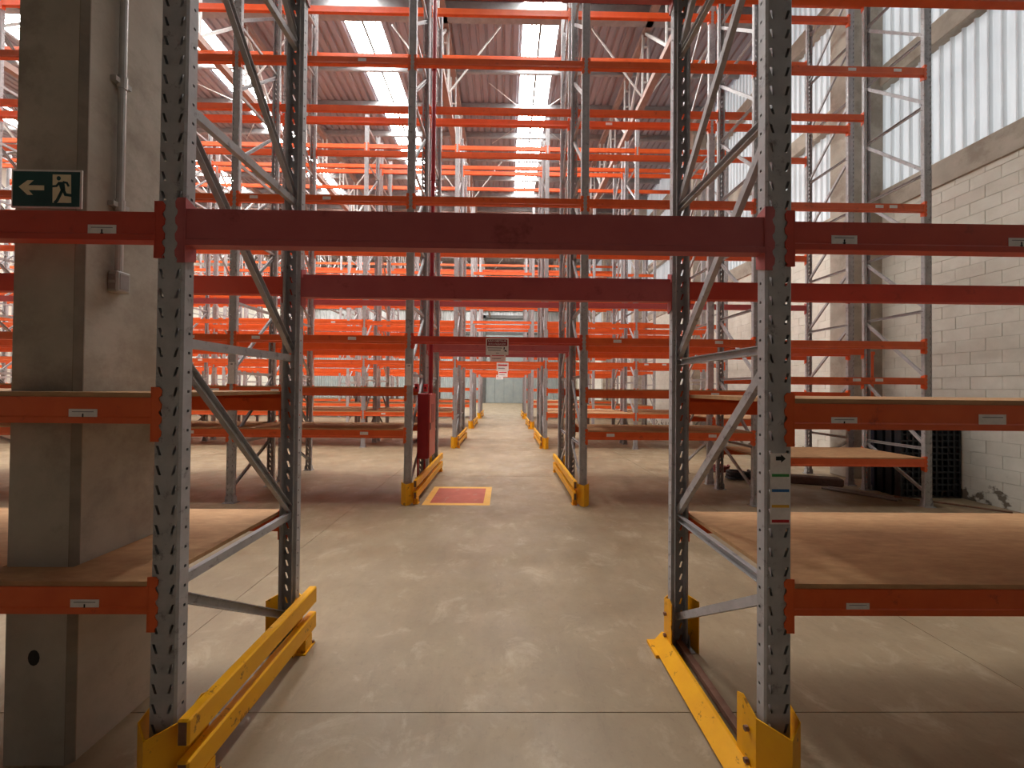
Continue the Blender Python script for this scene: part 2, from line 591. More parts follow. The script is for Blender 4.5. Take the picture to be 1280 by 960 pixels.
pur = MB().prism([(0, 0.05), (0.015, 0.02), (0.05, 0), (0.07, 0.0), (0.07, 0.02), (0.03, 0.03), (0.02, 0.05), (0.02, 0.20), (0.08, 0.20), (0.08, 0.22), (0, 0.22)], 'X', WX0, WX1).mesh('purlin', M['purlin'])
k = -9
while 10.62 + 1.6 * k < WY1 - 0.5:
    if k != 0:
        link('purlin', pur, ceil, (0, 10.62 + 1.6 * k, ROOF_Z - 0.225))
    k += 1
link('gutter_beam', MB().bevbox(WX0, WX1, 10.12, 10.42, ROOF_Z - 0.40, ROOF_Z - 0.01, 0.04).mesh('gutter_beam', M['purlin']), ceil)

# lattice girders along the hall
CH_Z = 9.78
for tx in (3.85, -1.72, -7.29, -12.86, -18.43):
    ch = MB()
    ch.box(tx - 0.09, tx + 0.09, WY0 + 0.1, WY1 - 0.1, CH_Z, CH_Z + 0.16)
    ch.box(tx - 0.09, tx + 0.09, WY0 + 0.1, WY1 - 0.1, ROOF_Z - 0.40, ROOF_Z - 0.24)
    tr = link('roof_truss', ch.mesh('roof_truss', M['chord']), ceil)
    post = MB()
    for s in (-1, 1):
        post.box(tx + s * 0.075 - 0.02, tx + s * 0.075 + 0.02, -0.03, 0.03, CH_Z + 0.15, ROOF_Z - 0.39)
    for z in (0.5, 1.0, 1.5):
        post.box(tx - 0.075, tx + 0.075, -0.02, 0.02, CH_Z + z, CH_Z + z + 0.035)
    pm = post.mesh('web_post', M['truss'])
    dg1 = MB().bar((tx, 0.05, CH_Z + 0.15), (tx, 1.55, ROOF_Z - 0.4), 0.06, 0.06).mesh('web_diagonal', M['truss'])
    dg2 = MB().bar((tx, 0.05, ROOF_Z - 0.4), (tx, 1.55, CH_Z + 0.15), 0.06, 0.06).mesh('web_diagonal', M['truss'])
    k = -8
    while 10.62 + 1.6 * k < WY1 - 1.7:
        yy = 10.62 + 1.6 * k
        link('web_post', pm, tr, (0, yy, 0))
        link('web_diagonal', dg1 if k % 2 else dg2, tr, (0, yy, 0))
        k += 1
    # sway braces up to the roof
    for k in range(-1, 5):
        yy = 10.62 + 6.4 * k
        for s in (-1, 1):
            link('sway_brace', MB().bar((tx + s * 0.08, yy, CH_Z + 0.1), (tx + s * 1.5, yy, ROOF_Z - 0.24), 0.035, 0.035).mesh('sway_brace', M['truss']), tr)
# cross girder
cg = MB()
cg.box(WX0 + 0.1, WX1 - 0.1, 21.6, 21.75, 9.5, 9.65)
cg.box(WX0 + 0.1, WX1 - 0.1, 21.6, 21.75, 11.5, 11.65)
tr = link('roof_truss', cg.mesh('roof_truss', M['chord']), ceil)
x = WX1 - 0.6
while x > WX0 + 1.5:
    link('web_diagonal', MB().bar((x, 21.67, 9.6), (x - 0.7, 21.67, 11.55), 0.07, 0.07).mesh('web_diagonal', M['truss']), tr)
    link('web_diagonal', MB().bar((x - 0.7, 21.67, 11.55), (x - 1.4, 21.67, 9.6), 0.07, 0.07).mesh('web_diagonal', M['truss']), tr)
    x -= 1.4
# thin wind bracing rods under the strip
link('wind_brace', MB().tube([(-0.6, 12.6, 11.78), (2.4, 15.7, 11.78)], 0.012, 6).mesh('wind_brace', M['truss']), ceil)
link('wind_brace', MB().tube([(2.4, 12.6, 11.76), (-0.6, 15.7, 11.76)], 0.012, 6).mesh('wind_brace', M['truss']), ceil)
link('wind_brace', MB().tube([(-10.6, 12.6, 11.78), (-7.6, 15.7, 11.78)], 0.012, 6).mesh('wind_brace', M['truss']), ceil)
link('wind_brace', MB().tube([(-7.6, 12.6, 11.76), (-10.6, 15.7, 11.76)], 0.012, 6).mesh('wind_brace', M['truss']), ceil)

# ------------------------------------------------------------------ racking kit
BAY = 2.60
XC = -0.120                      # tunnel centre line
UW, UD = 0.115, 0.054           # upright width and depth
PITCH_S = 0.083
RACK_TOP = 9.6


def cell(mb, P, u0, u1, w0, w1, hole):
    """panel cell [u0,u1]x[w0,w1] mapped by P(u,w) with one quad hole"""
    o4 = [(u0, w0), (u1, w0), (u1, w1), (u0, w1)]
    v = [P(*q) for q in o4] + [P(*q) for q in hole]
    mb.add(v, [(i, (i + 1) % 4, 4 + (i + 1) % 4, 4 + i) for i in range(4)])


def upright_mesh(height, name='upright', holes=True, lip=0.02):
    mb = MB()
    n = int(height / PITCH_S)
    c = 0.008
    hw = UW / 2
    if not holes:
        prof = [(-hw + 0.02, UD), (-hw, UD), (-hw, c), (-hw + c, 0), (hw - c, 0), (hw, c), (hw, UD), (hw - 0.02, UD)]
        v = [(x, y, 0) for x, y in prof] + [(x, y, height) for x, y in prof]
        k = len(prof)
        mb.add(v, [(i, i + 1, k + i + 1, k + i) for i in range(k - 1)])
        return mb.mesh(name, M['upright'])
    for i in range(n):
        w0, w1 = i * PITCH_S, (i + 1) * PITCH_S
        m = (w0 + w1) / 2
        for s in (-1, 1):
            # slanted slots on the face:  \ /
            dx = 0.0062
            cx = s * 0.033
            hl = 0.0200
            t = 0.0056
            top, bot = cx + s * dx, cx - s * dx
            hole = [(bot - t, m - hl), (bot + t, m - hl), (top + t, m + hl), (top - t, m + hl)]
            u0, u1 = (-(hw - c), 0) if s < 0 else (0, hw - c)
            cell(mb, lambda u, w: (u, 0, w), u0, u1, w0, w1, hole)
            r = 0.0055
            hole = [(0.036 - r, m - r), (0.036 + r, m - r), (0.036 + r, m + r), (0.036 - r, m + r)]
            cell(mb, (lambda s_: (lambda u, w: (s_ * hw, u, w)))(s), c, UD, w0, w1, hole)
    H = n * PITCH_S
    for s in (-1, 1):
        mb.add([(s * (hw - c), 0, 0), (s * hw, c, 0), (s * hw, c, H), (s * (hw - c), 0, H)], [(0, 1, 2, 3)])
        mb.add([(s * hw, UD, 0), (s * (hw - lip), UD, 0), (s * (hw - lip), UD, H), (s * hw, UD, H)], [(0, 1, 2, 3)])
        mb.add([(s * (hw - lip), UD, 0), (s * (hw - lip), UD + 0.018, 0), (s * (hw - lip), UD + 0.018, H), (s * (hw - lip), UD, H)], [(0, 1, 2, 3)])
    return mb.mesh(name, M['upright'])


UP_FULL = upright_mesh(RACK_TOP)
UP_CLOSED = upright_mesh(RACK_TOP, lip=0.051)
UP_PLAIN = upright_mesh(RACK_TOP, holes=False)
FOOT = MB()
FOOT.box(-0.085, 0.085, -0.03, 0.10, 0.0, 0.008)
for s in (-1, 1):
    FOOT.prism([(s * 0.061, 0.008), (s * 0.066, 0.008), (s * 0.066, 0.07), (s * 0.061, 0.10)], 'Y', 0.0, 0.07)
    FOOT.tube([(s * 0.074, -0.012, 0.006), (s * 0.074, -0.012, 0.022)], 0.008, 6)
FOOT = FOOT.mesh('foot_plate', M['upright'])

BR_Z = [0.87 + 1.045 * k for k in range(9)]


def brace_meshes(depth, flip):
    """flip False: diagonals run rear-low to front-high"""
    y0, y1 = UD * 0.75, depth - UD * 0.75
    a, b = (y1, y0) if not flip else (y0, y1)
    up = (1, 0, 0)
    hz = MB().bar((0, y0, 0), (0, y1, 0), 0.042, 0.030, up=up, chan=True).mesh('brace', M['upright'])
    dg = MB().bar((0, a, 0.045), (0, b, 1.0), 0.042, 0.030, up=(-1, 0, 0), chan=True).mesh('brace', M['upright'])
    lo = MB().bar((0, b, -0.045), (0, a, -0.66), 0.042, 0.030, up=(-1, 0, 0), chan=True).mesh('brace', M['upright'])
    return hz, dg, lo


def beam_mesh(length, h, m):
    # outer face at y=0, hollow step profile, seam line above the lower flange, ledge on the inner side
    z = h / 2
    pr = [(0, -z + 0.030), (0, z), (0.034, z), (0.034, z - 0.026), (0.052, z - 0.026), (0.052, -z), (-0.004, -z), (-0.004, -z + 0.024)]
    return MB().prism(pr, 'X', -length / 2, length / 2).mesh('beam', m)


def connector_mesh(sgn, m, h):
    """serrated hook plate at the beam end: one leg over the upright face, one leg on the beam end"""
    zt, zb = h / 2 + 0.045, -h / 2 - 0.075
    n = 4
    pts = [(0, zb), (0, zt)]
    st = (zt - zb) / n
    for i in range(n):
        t = zt - i * st
        pts += [(0.028, t), (0.038, t - st * 0.25), (0.036, t - st * 0.6), (0.026, t - st * 0.8)]
    pts.append((0.028, zb))
    mb = MB()
    mb.prism([(sgn * u, w) for u, w in pts], 'Y', -0.005, -0.001)
    mb.prism([(-0.005, zb), (-0.005, zt), (0.055, zt - 0.02), (0.055, zb + 0.02)], 'X', sgn * -0.006, sgn * -0.001)
    return mb.mesh('beam_connector', m)


_cache = {}


def cached(key, fn):
    if key not in _cache:
        _cache[key] = fn()
    return _cache[key]


CLEAR = BAY - UW - 0.004


def label_mesh(w, h):
    return cached(('lab', w, h), lambda: MB().box(-w / 2, w / 2, -0.0015, 0, -h / 2, h / 2).mesh('location_label', M['label']))


def board_mesh(x0, x1, y0, y1, sag=0.0, hole=None, th=0.020):
    mb = MB()
    nx = 10 if sag else 1
    if hole:
        hx0, hx1, hy0, hy1 = hole
        for (a, b, c, d) in ((x0, hx0, y0, y1), (hx1, x1, y0, y1), (hx0, hx1, y0, hy0), (hx0, hx1, hy1, y1)):
            mb.box(a, b, c, d, 0, th)
        return mb.mesh('shelf_board', M['board'])
    for i in range(nx):
        a, b = x0 + (x1 - x0) * i / nx, x0 + (x1 - x0) * (i + 1) / nx
        def s(x):
            t = (x - x0) / (x1 - x0)
            return -sag * 4 * t * (1 - t)
        za, zb = s(a), s(b)
        v = [(a, y0, za), (b, y0, zb), (a, y1, za), (b, y1, zb), (a, y0, za + th), (b, y0, zb + th), (a, y1, za + th), (b, y1, zb + th)]
        f = [(0, 1, 5, 4), (2, 6, 7, 3), (0, 2, 3, 1), (4, 5, 7, 6)]
        if i == 0:
            f.append((0, 4, 6, 2))
        if i == nx - 1:
            f.append((1, 3, 7, 5))
        mb.add(v, f)
    return mb.mesh('shelf_board', M['board'])


def rack(label, yf, depth, bays, levels, flip=False, detail=2, stickers=0.0, near=False, group='rows of orange and grey pallet racking'):
    """one row of bolted racking. bays: range of bay numbers (0 = tunnel). levels(bay, side) -> [(z, h, mat, deck)]"""
    root = thing('pallet_rack', label, 'rack', (XC, yf, 0), group)
    hz, dg, lo = cached(('br', depth, flip), lambda: brace_meshes(depth, flip))
    up = UP_FULL if detail >= 1 else UP_PLAIN
    fx = [(b - 0.5) * BAY for b in bays] + [(bays[-1] + 0.5) * BAY]
    for x in fx:
        for (yy, rz) in ((0, 0), (depth, math.pi)):
            u = link('upright', UP_CLOSED if (detail >= 1 and rz == 0) else up, root, (x, yy, 0), rz)
            if detail >= 1:
                link('foot_plate', FOOT, u)
        for i, z in enumerate(BR_Z):
            link('brace', hz, root, (x, 0, z))
            if i < len(BR_Z) - 1:
                link('brace', dg, root, (x, 0, z))
        link('brace', lo, root, (x, 0, BR_Z[0]))
    for b in bays:
        x = b * BAY
        for side in ('front', 'rear'):
            for (z, h, mk, deck) in levels(b, side):
                bme = cached(('beam', h, mk), lambda: beam_mesh(CLEAR, h, M[mk]))
                rz = 0 if side == 'front' else math.pi
                yy = 0 if side == 'front' else depth
                bo = link('beam', bme, root, (x, yy, z), rz)
                if detail >= 1:
                    for s in (-1, 1):
                        cm = cached(('con', h, mk, s), lambda: connector_mesh(s, M[mk], h))
                        link('beam_connector', cm, bo, (s * CLEAR / 2, 0, 0))
                if side == 'front' and b != 0 and random.random() < stickers:
                    for q in range(random.choice((1, 2))):
                        link('location_label', label_mesh(0.12, 0.045), bo, (random.uniform(-1.1, 1.1), 0, 0.012))
                if deck and side == 'front':
                    bd = cached(('board', depth), lambda: board_mesh(-CLEAR / 2 + 0.004, CLEAR / 2 - 0.004, 0.006, depth - 0.006))
                    link('shelf_board', bd, root, (x, 0, z + h / 2 + 0.0005))
    return root


# ---- front row
H = 0.115


def lv_front(b, side):
    if b == 0:
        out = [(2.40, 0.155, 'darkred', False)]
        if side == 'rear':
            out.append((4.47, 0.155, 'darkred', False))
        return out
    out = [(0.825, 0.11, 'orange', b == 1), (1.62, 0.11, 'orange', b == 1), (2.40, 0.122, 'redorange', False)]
    if side == 'rear':
        out.append((4.47, 0.122, 'orange', False))
    return out


A_Y, A_D = 1.64, 0.98
rack_a = rack('nearest rack row, its grey uprights and dark red crossbeams framing the view', A_Y, A_D, [-1, 0, 1], lv_front, near=True)
# left bay decks are cut around / sag
ax = -BAY
COLX0, COLX1, COLY0, COLY1 = -2.252, -1.954, 1.785, 2.30
bd = board_mesh(-CLEAR / 2 + 0.004, CLEAR / 2 - 0.004, 0.006, A_D - 0.006,
                hole=(COLX0 - 0.01 - XC - ax, COLX1 + 0.01 - XC - ax, COLY0 - 0.01 - A_Y, COLY1 + 0.01 - A_Y))
link('shelf_board', bd, rack_a, (ax, 0, 0.8805))
link('shelf_board', bd, rack_a, (ax, 0, 1.6755))


def px_x(px, y):
    return math.tan(math.atan((px - 636.4) / F_PX) + YAW) * y


def beam_of(root, b, z):
    for c in root.children:
        if c.name.startswith('beam') and abs(c.location.x - b * BAY) < 0.01 and abs(c.location.z - z) < 0.01 and c.location.y < 0.1:
            return c


def sticker(beam, xw, w, h, dz, arrow=True):
    lo = link('location_label', label_mesh(w, h), beam, (xw - XC - beam.location.x, -0.0005, dz))
    ink = MB()
    link('label_line', cached(('ll', w, h), lambda: MB().box(-w * 0.38, w * 0.38, -0.0022, -0.0014, h * 0.24, h * 0.30).mesh('label_line', M['inkgrey'])), beam, (xw - XC - beam.location.x, -0.0005, dz))
    if not arrow:
        return
    if arrow:
        ink.box(-0.003, 0.003, -0.0022, -0.0014, -h * 0.2, h * 0.12)
        ink.prism([(-0.008, -h * 0.18), (0.008, -h * 0.18), (0, -h * 0.4)], 'Y', -0.0022, -0.0014)
    io = link('location_label', ink.mesh('label_print', M['ink']), beam, (xw - XC - beam.location.x, -0.0005, dz))
    io.name = 'label_print'


for (b, z, px, w, h, dz) in ((-1, 2.40, 124, 0.118, 0.050, -0.022), (-1, 1.62, 105, 0.118, 0.050, -0.02), (-1, 0.825, 112, 0.118, 0.048, -0.02),
                             (1, 2.40, 1055, 0.112, 0.046, -0.020), (1, 2.40, 1277, 0.112, 0.046, -0.020),
                             (1, 1.62, 1055, 0.112, 0.046, -0.025), (1, 1.62, 1240, 0.120, 0.055, -0.012), (1, 0.825, 1072, 0.10, 0.036, -0.02)):
    bo = beam_of(rack_a, b, z)
    sticker(bo, px_x(px, A_Y), w, h, dz, arrow=(px not in (1240, 1072)))

# ---- rows beyond
B1_Y, RD, B2_OFF, PER = 5.71, 1.03, 1.29, 5.3


def lv_b1(b, side):
    if b == 0:
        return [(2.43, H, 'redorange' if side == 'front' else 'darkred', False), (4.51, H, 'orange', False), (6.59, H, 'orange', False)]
    out = [(2.43, H, 'orange', False), (4.51, H, 'orange', False), (6.59, H, 'orange', False), (8.63, H, 'orange', False)]
    if b == 2:
        return [(0.66, H, 'orange', True), (1.89, 0.10, 'orange', False)] + out
    return [(1.03, H, 'orange', True), (1.65, H, 'orange', True)] + out


def lv_b2(b, side):
    if b == 0:
        return [(2.43, H, 'darkred', False), (3.47, H, 'darkred', False), (4.51, H, 'orange', False), (6.59, H, 'orange', False), (8.63, H, 'orange', False)]
    return ([(1.13, H, 'orange', True)] if b == 2 else []) + [(1.65, H, 'orange', b < 2), (2.43, H, 'orange', False), (3.47, H, 'darkred', False),
            (4.51, H, 'orange', False), (6.59, H, 'orange', False), (8.63, H, 'orange', False)]


def lv_c(b, side):
    if b == 0:
        return [(2.43, H, 'orange', False), (4.51, H, 'orange', False), (6.59, H, 'orange', False), (8.63, H, 'orange', False)]
    return [(0.95, H, 'orange', True), (1.65, H, 'orange', b != 1), (2.43, H, 'orange', False), (3.55, H, 'orange', False),
            (4.51, H, 'orange', False), (6.59, H, 'orange', False), (8.63, H, 'orange', False)]


NAMES = ['second', 'third', 'fourth', 'fifth', 'sixth', 'seventh', 'eighth', 'ninth']
rack_b1 = rack('second rack row from the front, beside the red fire hose cabinet', B1_Y, RD, list(range(-4, 3)), lv_b1, flip=True, stickers=0.8)
rack_b2 = rack('third rack row, back to back behind the hose cabinet row', B1_Y + B2_OFF, RD, list(range(-4, 3)), lv_b2, stickers=0.2)
rack_c1 = rack('fourth rack row from the front, facing the second cross aisle', B1_Y + PER, RD, list(range(-6, 3)), lv_c, flip=True, stickers=0.4)
rack_c2 = rack('fifth rack row, back to back behind the fourth row', B1_Y + PER + B2_OFF, RD, list(range(-6, 3)), lv_c)
rack('sixth rack row from the front, halfway down the hall', B1_Y + 2 * PER, RD, list(range(-8, 3)), lv_c, flip=True, detail=0)
rack('seventh rack row, back to back behind the sixth row', B1_Y + 2 * PER + B2_OFF, RD, list(range(-8, 3)), lv_c, detail=0)
rack('eighth rack row from the front, near the far end', B1_Y + 3 * PER, RD, list(range(-8, 3)), lv_c, flip=True, detail=0)
rack('farthest rack row, last before the grey end door', B1_Y + 3 * PER + B2_OFF, RD, list(range(-8, 3)), lv_c, detail=0)

# ------------------------------------------------------------------ yellow guards
GZ = 0.31


def plate_path(mb, pts, z0, z1, th, inner=(0, 0)):
    """vertical bent plate following a plan polyline; z1 per point"""
    for i in range(len(pts) - 1):
        (xa, ya), (xb, yb) = pts[i], pts[i + 1]
        d = Vector((xb - xa, yb - ya)).normalized()
        n = Vector((-d.y, d.x)) * th
        za, zb = z1[i], z1[i + 1]
        v = [(xa, ya, z0), (xb, yb, z0), (xb, yb, zb), (xa, ya, za),
             (xa + n.x, ya + n.y, z0), (xb + n.x, yb + n.y, z0), (xb + n.x, yb + n.y, zb), (xa + n.x, ya + n.y, za)]
        mb.add(v, [(0, 1, 2, 3), (4, 7, 6, 5), (0, 3, 7, 4), (1, 5, 6, 2), (0, 4, 5, 1), (3, 2, 6, 7)])


def protector(side, rear):
    """side=+1 right of tunnel. plan relative to the upright's face centre; rear mirrors in Y"""
    pts = [(0.110, 0.10), (0.085, -0.015), (0.0, -0.082), (-0.086, 0.015), (-0.092, 0.10), (-0.092, 0.14)]
    zz = [GZ + 0.03, GZ + 0.02, GZ, GZ + 0.01, GZ + 0.05, GZ + 0.03]
    pts = [(side * x, (-y if rear else y)) for x, y in pts]
    mb = MB()
    plate_path(mb, pts, 0.0, zz, 0.006 * (-side if not rear else side))
    return mb.mesh('post_protector', M['yellow'])


def guard(label, side, y0, depth, rails=2):
    xu = XC + side * BAY / 2
    g = thing('rack_guard', label, 'guard', (xu, y0, 0), 'yellow rack end guards')
    link('post_protector', protector(side, False), g, (0, 0, 0))
    link('post_protector', protector(side, True), g, (0, depth, 0))
    xi = -side * 0.098
    xo = -side * 0.150
    a, b = min(xi, xo), max(xi, xo)
    if rails == 2:
        for (z0, z1) in ((0.255, 0.365), (0.085, 0.195)):
            mb = MB()
            # open ended channel rail
            pr = [(a, z0), (b, z0), (b, z1), (a, z1)]
            mb.bevbox(a, b, -0.045, depth + 0.045, z0, z1, 0.007)
            r = link('rail', mb.mesh('rail', M['yellow']), g)
            for e in (-0.0452, depth + 0.0452):
                link('rail_opening', MB().box(a + 0.009, b - 0.009, e - 0.0004, e + 0.0004, z0 + 0.009, z1 - 0.009).mesh('rail_opening', M['rust']), r)
        for yy in (0.02, depth - 0.10):
            m_ = MB().box(min(xo, xi), max(xo, xi) - 0.0, yy, yy + 0.085, 0.0, 0.085)
            m_.box(a - 0.01, b + 0.01, yy - 0.02, yy + 0.11, 0.0, 0.008)
            f = link('rail_foot', m_.mesh('rail_foot', M['yellow']), g)
            link('bolt', MB().tube([((a + b) / 2 - side * 0.025, yy + 0.1, 0.008), ((a + b) / 2 - side * 0.025, yy + 0.1, 0.022)], 0.009, 6).mesh('bolt', M['rust']), f)
    for rear in (False, True):
        m_ = MB()
        for z in (0.10, 0.24):
            yy = 0.06 if not rear else depth - 0.06
            m_.tube([(-side * 0.092, yy, z), (-side * 0.108, yy, z)], 0.012, 6)
        link('bolt', m_.mesh('bolt', M['rust']), g)
    return g


gl = guard('yellow two-rail rack guard at left foreground', -1, A_Y, A_D)
gr = guard('yellow rack guard at right foreground, its single rail sagging to the floor', 1, A_Y, A_D, rails=0)
# the right rail hangs low, tipped outwards
rx = -0.150
mb = MB()
for (p0, p1) in (((-0.098, 0.092), (-0.170, 0.016)),):
    (xa, za), (xb, zb) = p0, p1
    mb.prism([(xa, za), (xb, zb), (xb + 0.012, zb - 0.012), (xb + 0.030, zb - 0.004), (xa + 0.016, za - 0.03), (xa + 0.022, za - 0.008)], 'Y', -0.10, A_D - 0.01)
link('rail', mb.mesh('rail', M['yellow']), gr)
m_ = MB().box(-0.19, -0.10, A_D - 0.14, A_D + 0.02, 0.0, 0.02)
link('rail_foot', m_.mesh('rail_foot', M['yellow']), gr)
link('floor_strip', MB().box(-0.02, 0.02, 0.05, A_D - 0.05, 0.03, 0.06).mesh('floor_strip', M['rust']), gr)
for s, nm in ((-1, 'left'), (1, 'right')):
    extra = 'under the red hose cabinet' if s < 0 else 'facing the red floor square across the tunnel'
    guard('yellow two-rail rack guard %s' % extra, s, B1_Y, B2_OFF + RD)
    guard('yellow rack guard on the %s of the tunnel at the fourth row' % nm, s, B1_Y + PER, B2_OFF + RD)
    guard('yellow rack guard on the %s of the tunnel at the sixth row' % nm, s, B1_Y + 2 * PER, B2_OFF + RD)
    guard('small distant yellow rack guard on the %s of the tunnel by the far end' % nm, s, B1_Y + 3 * PER, B2_OFF + RD)

# ------------------------------------------------------------------ concrete column in the left bay
mb = MB()
ch = 0.020
mb.prism([(COLX0, COLY0), (COLX1 - ch, COLY0), (COLX1, COLY0 + ch), (COLX1, COLY1), (COLX0, COLY1)], 'Z', 0, ROOF_Z - 0.02)
colo = struct('column', mb.mesh('column', M['concrete']), 'grey cast concrete column standing inside the left rack bay', 'column')
link('edge_strip', MB().prism([(COLX1 - ch - 0.004, COLY0 - 0.0015), (COLX1 - ch, COLY0 - 0.0015), (COLX1 + 0.0015, COLY0 + ch), (COLX1 + 0.0015, COLY0 + ch + 0.004),
                               (COLX1 - 0.004, COLY0 + ch), (COLX1 - ch, COLY0 + 0.004)], 'Z', 0.0, 11.9).mesh('edge_strip', M['chamfer']), colo)
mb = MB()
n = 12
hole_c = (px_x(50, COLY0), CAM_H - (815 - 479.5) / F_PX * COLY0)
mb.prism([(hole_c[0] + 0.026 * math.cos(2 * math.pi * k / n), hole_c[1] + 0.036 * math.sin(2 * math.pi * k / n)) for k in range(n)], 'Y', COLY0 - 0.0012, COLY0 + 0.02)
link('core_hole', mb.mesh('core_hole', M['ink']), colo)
# conduit with outlet box
cy = 1.94
co = thing('conduit', 'grey electrical conduit ending in an outlet box on the column', 'conduit', (COLX1, cy, 2.2))
cx = 0.022
z_end = 2.285 - 2.2
link('pipe', MB().tube([(cx, 0, z_end), (cx, 0, 9.5)], 0.0165, 12).mesh('pipe', M['conduit']), co)
for zz in (3.24, 2.62):
    mb = MB().tube([(cx, 0, zz - 2.2 - 0.03), (cx, 0, zz - 2.2 + 0.03)], 0.021, 12)
    mb.box(-0.001, 0.03, -0.04, 0.04, zz - 2.2 - 0.012, zz - 2.2 + 0.012)
    link('clamp', mb.mesh('clamp', M['conduit']), co)
bx = link('outlet_box', MB().bevbox(0.001, 0.050, -0.035, 0.035, z_end - 0.10, z_end + 0.005, 0.006).mesh('outlet_box', M['conduit']), co)
mb = MB()
for s in (-1, 1):
    mb.box(0.008, 0.044, -0.0375, -0.0355, z_end - 0.05 + s * 0.022 - 0.015, z_end - 0.05 + s * 0.022 + 0.015)
link('socket', mb.mesh('socket', M['steel']), bx)
link('socket', MB().box(0.0502, 0.0520, -0.022, 0.022, z_end - 0.085, z_end - 0.01).mesh('socket', M['steel']), bx)

# exit sign on the column
sw, shh = 0.317, 0.176
sy = COLY0 - 0.006
sx0 = px_x(9, sy)
sz1 = CAM_H + (479.5 - 214.5) / F_PX * sy
es = thing('exit_sign', 'dark green emergency exit sign with left arrow and running figure', 'sign', (sx0, sy, sz1 - shh))
link('backing', MB().box(0, sw, 0, 0.005, 0, shh).mesh('backing', M['label']), es)
link('panel', MB().box(0.007, sw - 0.009, -0.0015, 0, 0.007, shh - 0.009).mesh('panel', M['green']), es)


def flat(polys, m, name, parent, t0=-0.0030, t1=-0.0016):
    mb = MB()
    for p in polys:
        mb.prism(p, 'Y', t0, t1)
    return link(name, mb.mesh(name, m), parent)


def S(u, v):     # sign pixels of the 1280x960 zoom -> metres on the sign
    return ((u - 150) / 960 * sw, shh - (v - 165) / 520 * shh)


flat([[S(u, v) for u, v in ((255, 405), (375, 315), (455, 315), (385, 380), (385, 445), (450, 512), (375, 512))],
      [S(u, v) for u, v in ((380, 383), (600, 383), (600, 448), (380, 448))]], M['cream'], 'arrow', es)
flat([[S(u, v) for u, v in ((716, 232), (965, 232), (975, 615), (722, 615))]], M['cream'], 'doorway', es)


def limb(pts, w):
    out = []
    for (a, b) in zip(pts[:-1], pts[1:]):
        d = Vector((b[0] - a[0], b[1] - a[1]))
        d.normalize()
        n_ = Vector((-d.y, d.x)) * w
        a2, b2 = Vector(a) - d * w * 0.6, Vector(b) + d * w * 0.6
        out.append([S(*(a2 + n_)), S(*(b2 + n_)), S(*(b2 - n_)), S(*(a2 - n_))])
    return out


man = [[S(803 + 27 * math.cos(2 * math.pi * k / 14), 285 + 30 * math.sin(2 * math.pi * k / 14)) for k in range(14)]]
man += [[S(u, v) for u, v in ((795, 335), (880, 335), (895, 440), (840, 460))]]
man += limb([(810, 345), (775, 390), (722, 395)], 13)
man += limb([(870, 335), (915, 345), (938, 385)], 13)
man += limb([(855, 445), (820, 520), (785, 590), (760, 612)], 19)
man += limb([(870, 440), (900, 505), (975, 515)], 19)
flat(man, M['green'], 'running_figure', es, -0.0044, -0.0031)

# ------------------------------------------------------------------ label strip on the right front upright
lx, ly = XC + BAY / 2, A_Y - 0.003
lw = 0.086
z1 = CAM_H - (567 - 488) / F_PX * ly
z0 = CAM_H - (656 - 488) / F_PX * ly
ls = thing('rack_label', 'white location label strip with black arrow and coloured bars on right front upright', 'label', (lx + 0.005, ly, z0))
hh = z1 - z0
link('backing', MB().box(-lw / 2, lw / 2, 0, 0.0025, 0, hh).mesh('backing', M['label']), ls)
flat([[(-0.020, hh * 0.955), (0.002, hh * 0.955), (0.002, hh * 0.985), (0.022, hh * 0.925), (0.002, hh * 0.87), (0.002, hh * 0.90), (-0.020, hh * 0.90)]],
     M['ink'], 'arrow', ls, -0.0012, -0.0002)
for (t, k) in ((0.69, 'pgreen'), (0.475, 'pblue'), (0.255, 'pyellow'), (0.045, 'pred')):
    flat([[(-lw * 0.43, hh * (t - 0.02)), (lw * 0.43, hh * (t - 0.02)), (lw * 0.43, hh * (t + 0.02)), (-lw * 0.43, hh * (t + 0.02))]], M[k], 'colour_bar', ls, -0.0012, -0.0002)

# ------------------------------------------------------------------ hose cabinet, riser pipe, floor marking
cb = thing('hose_cabinet', 'dark red fire hose cabinet fixed beside the tunnel', 'cabinet', (-1.355, 6.02, 0.61))
link('body', MB().bevbox(0, 0.17, 0, 0.54, 0, 1.02, 0.006).mesh('body', M['firered']), cb)
dd = link('door', MB().bevbox(0.171, 0.19, 0.012, 0.528, 0.012, 1.008, 0.004).mesh('door', M['firelit']), cb)
link('handle', MB().box(0.19, 0.205, 0.045, 0.06, 0.45, 0.56).mesh('handle', M['steel']), dd)
link('window', MB().box(0.1895, 0.192, 0.16, 0.40, 0.55, 0.85).mesh('window', M['firered']), dd)
link('leg', MB().box(0.0, 0.03, 0.01, 0.04, -0.61, 0.0).mesh('leg', M['firered']), cb)
link('leg', MB().box(0.0, 0.03, 0.50, 0.53, -0.61, 0.0).mesh('leg', M['firered']), cb)
rp = thing('riser_pipe', 'red fire water pipe rising from the hose cabinet to the roof', 'pipe', (-1.225, 6.40, 1.63))
link('pipe', MB().tube([(0, 0, 0), (0, 0, 10.2)], 0.036, 14).mesh('pipe', M['firered']), rp)
for zz in (1.9, 3.55, 5.4, 7.4):
    link('coupling', MB().tube([(0, 0, zz), (0, 0, zz + 0.10)], 0.046, 14).mesh('coupling', M['firered']), rp)
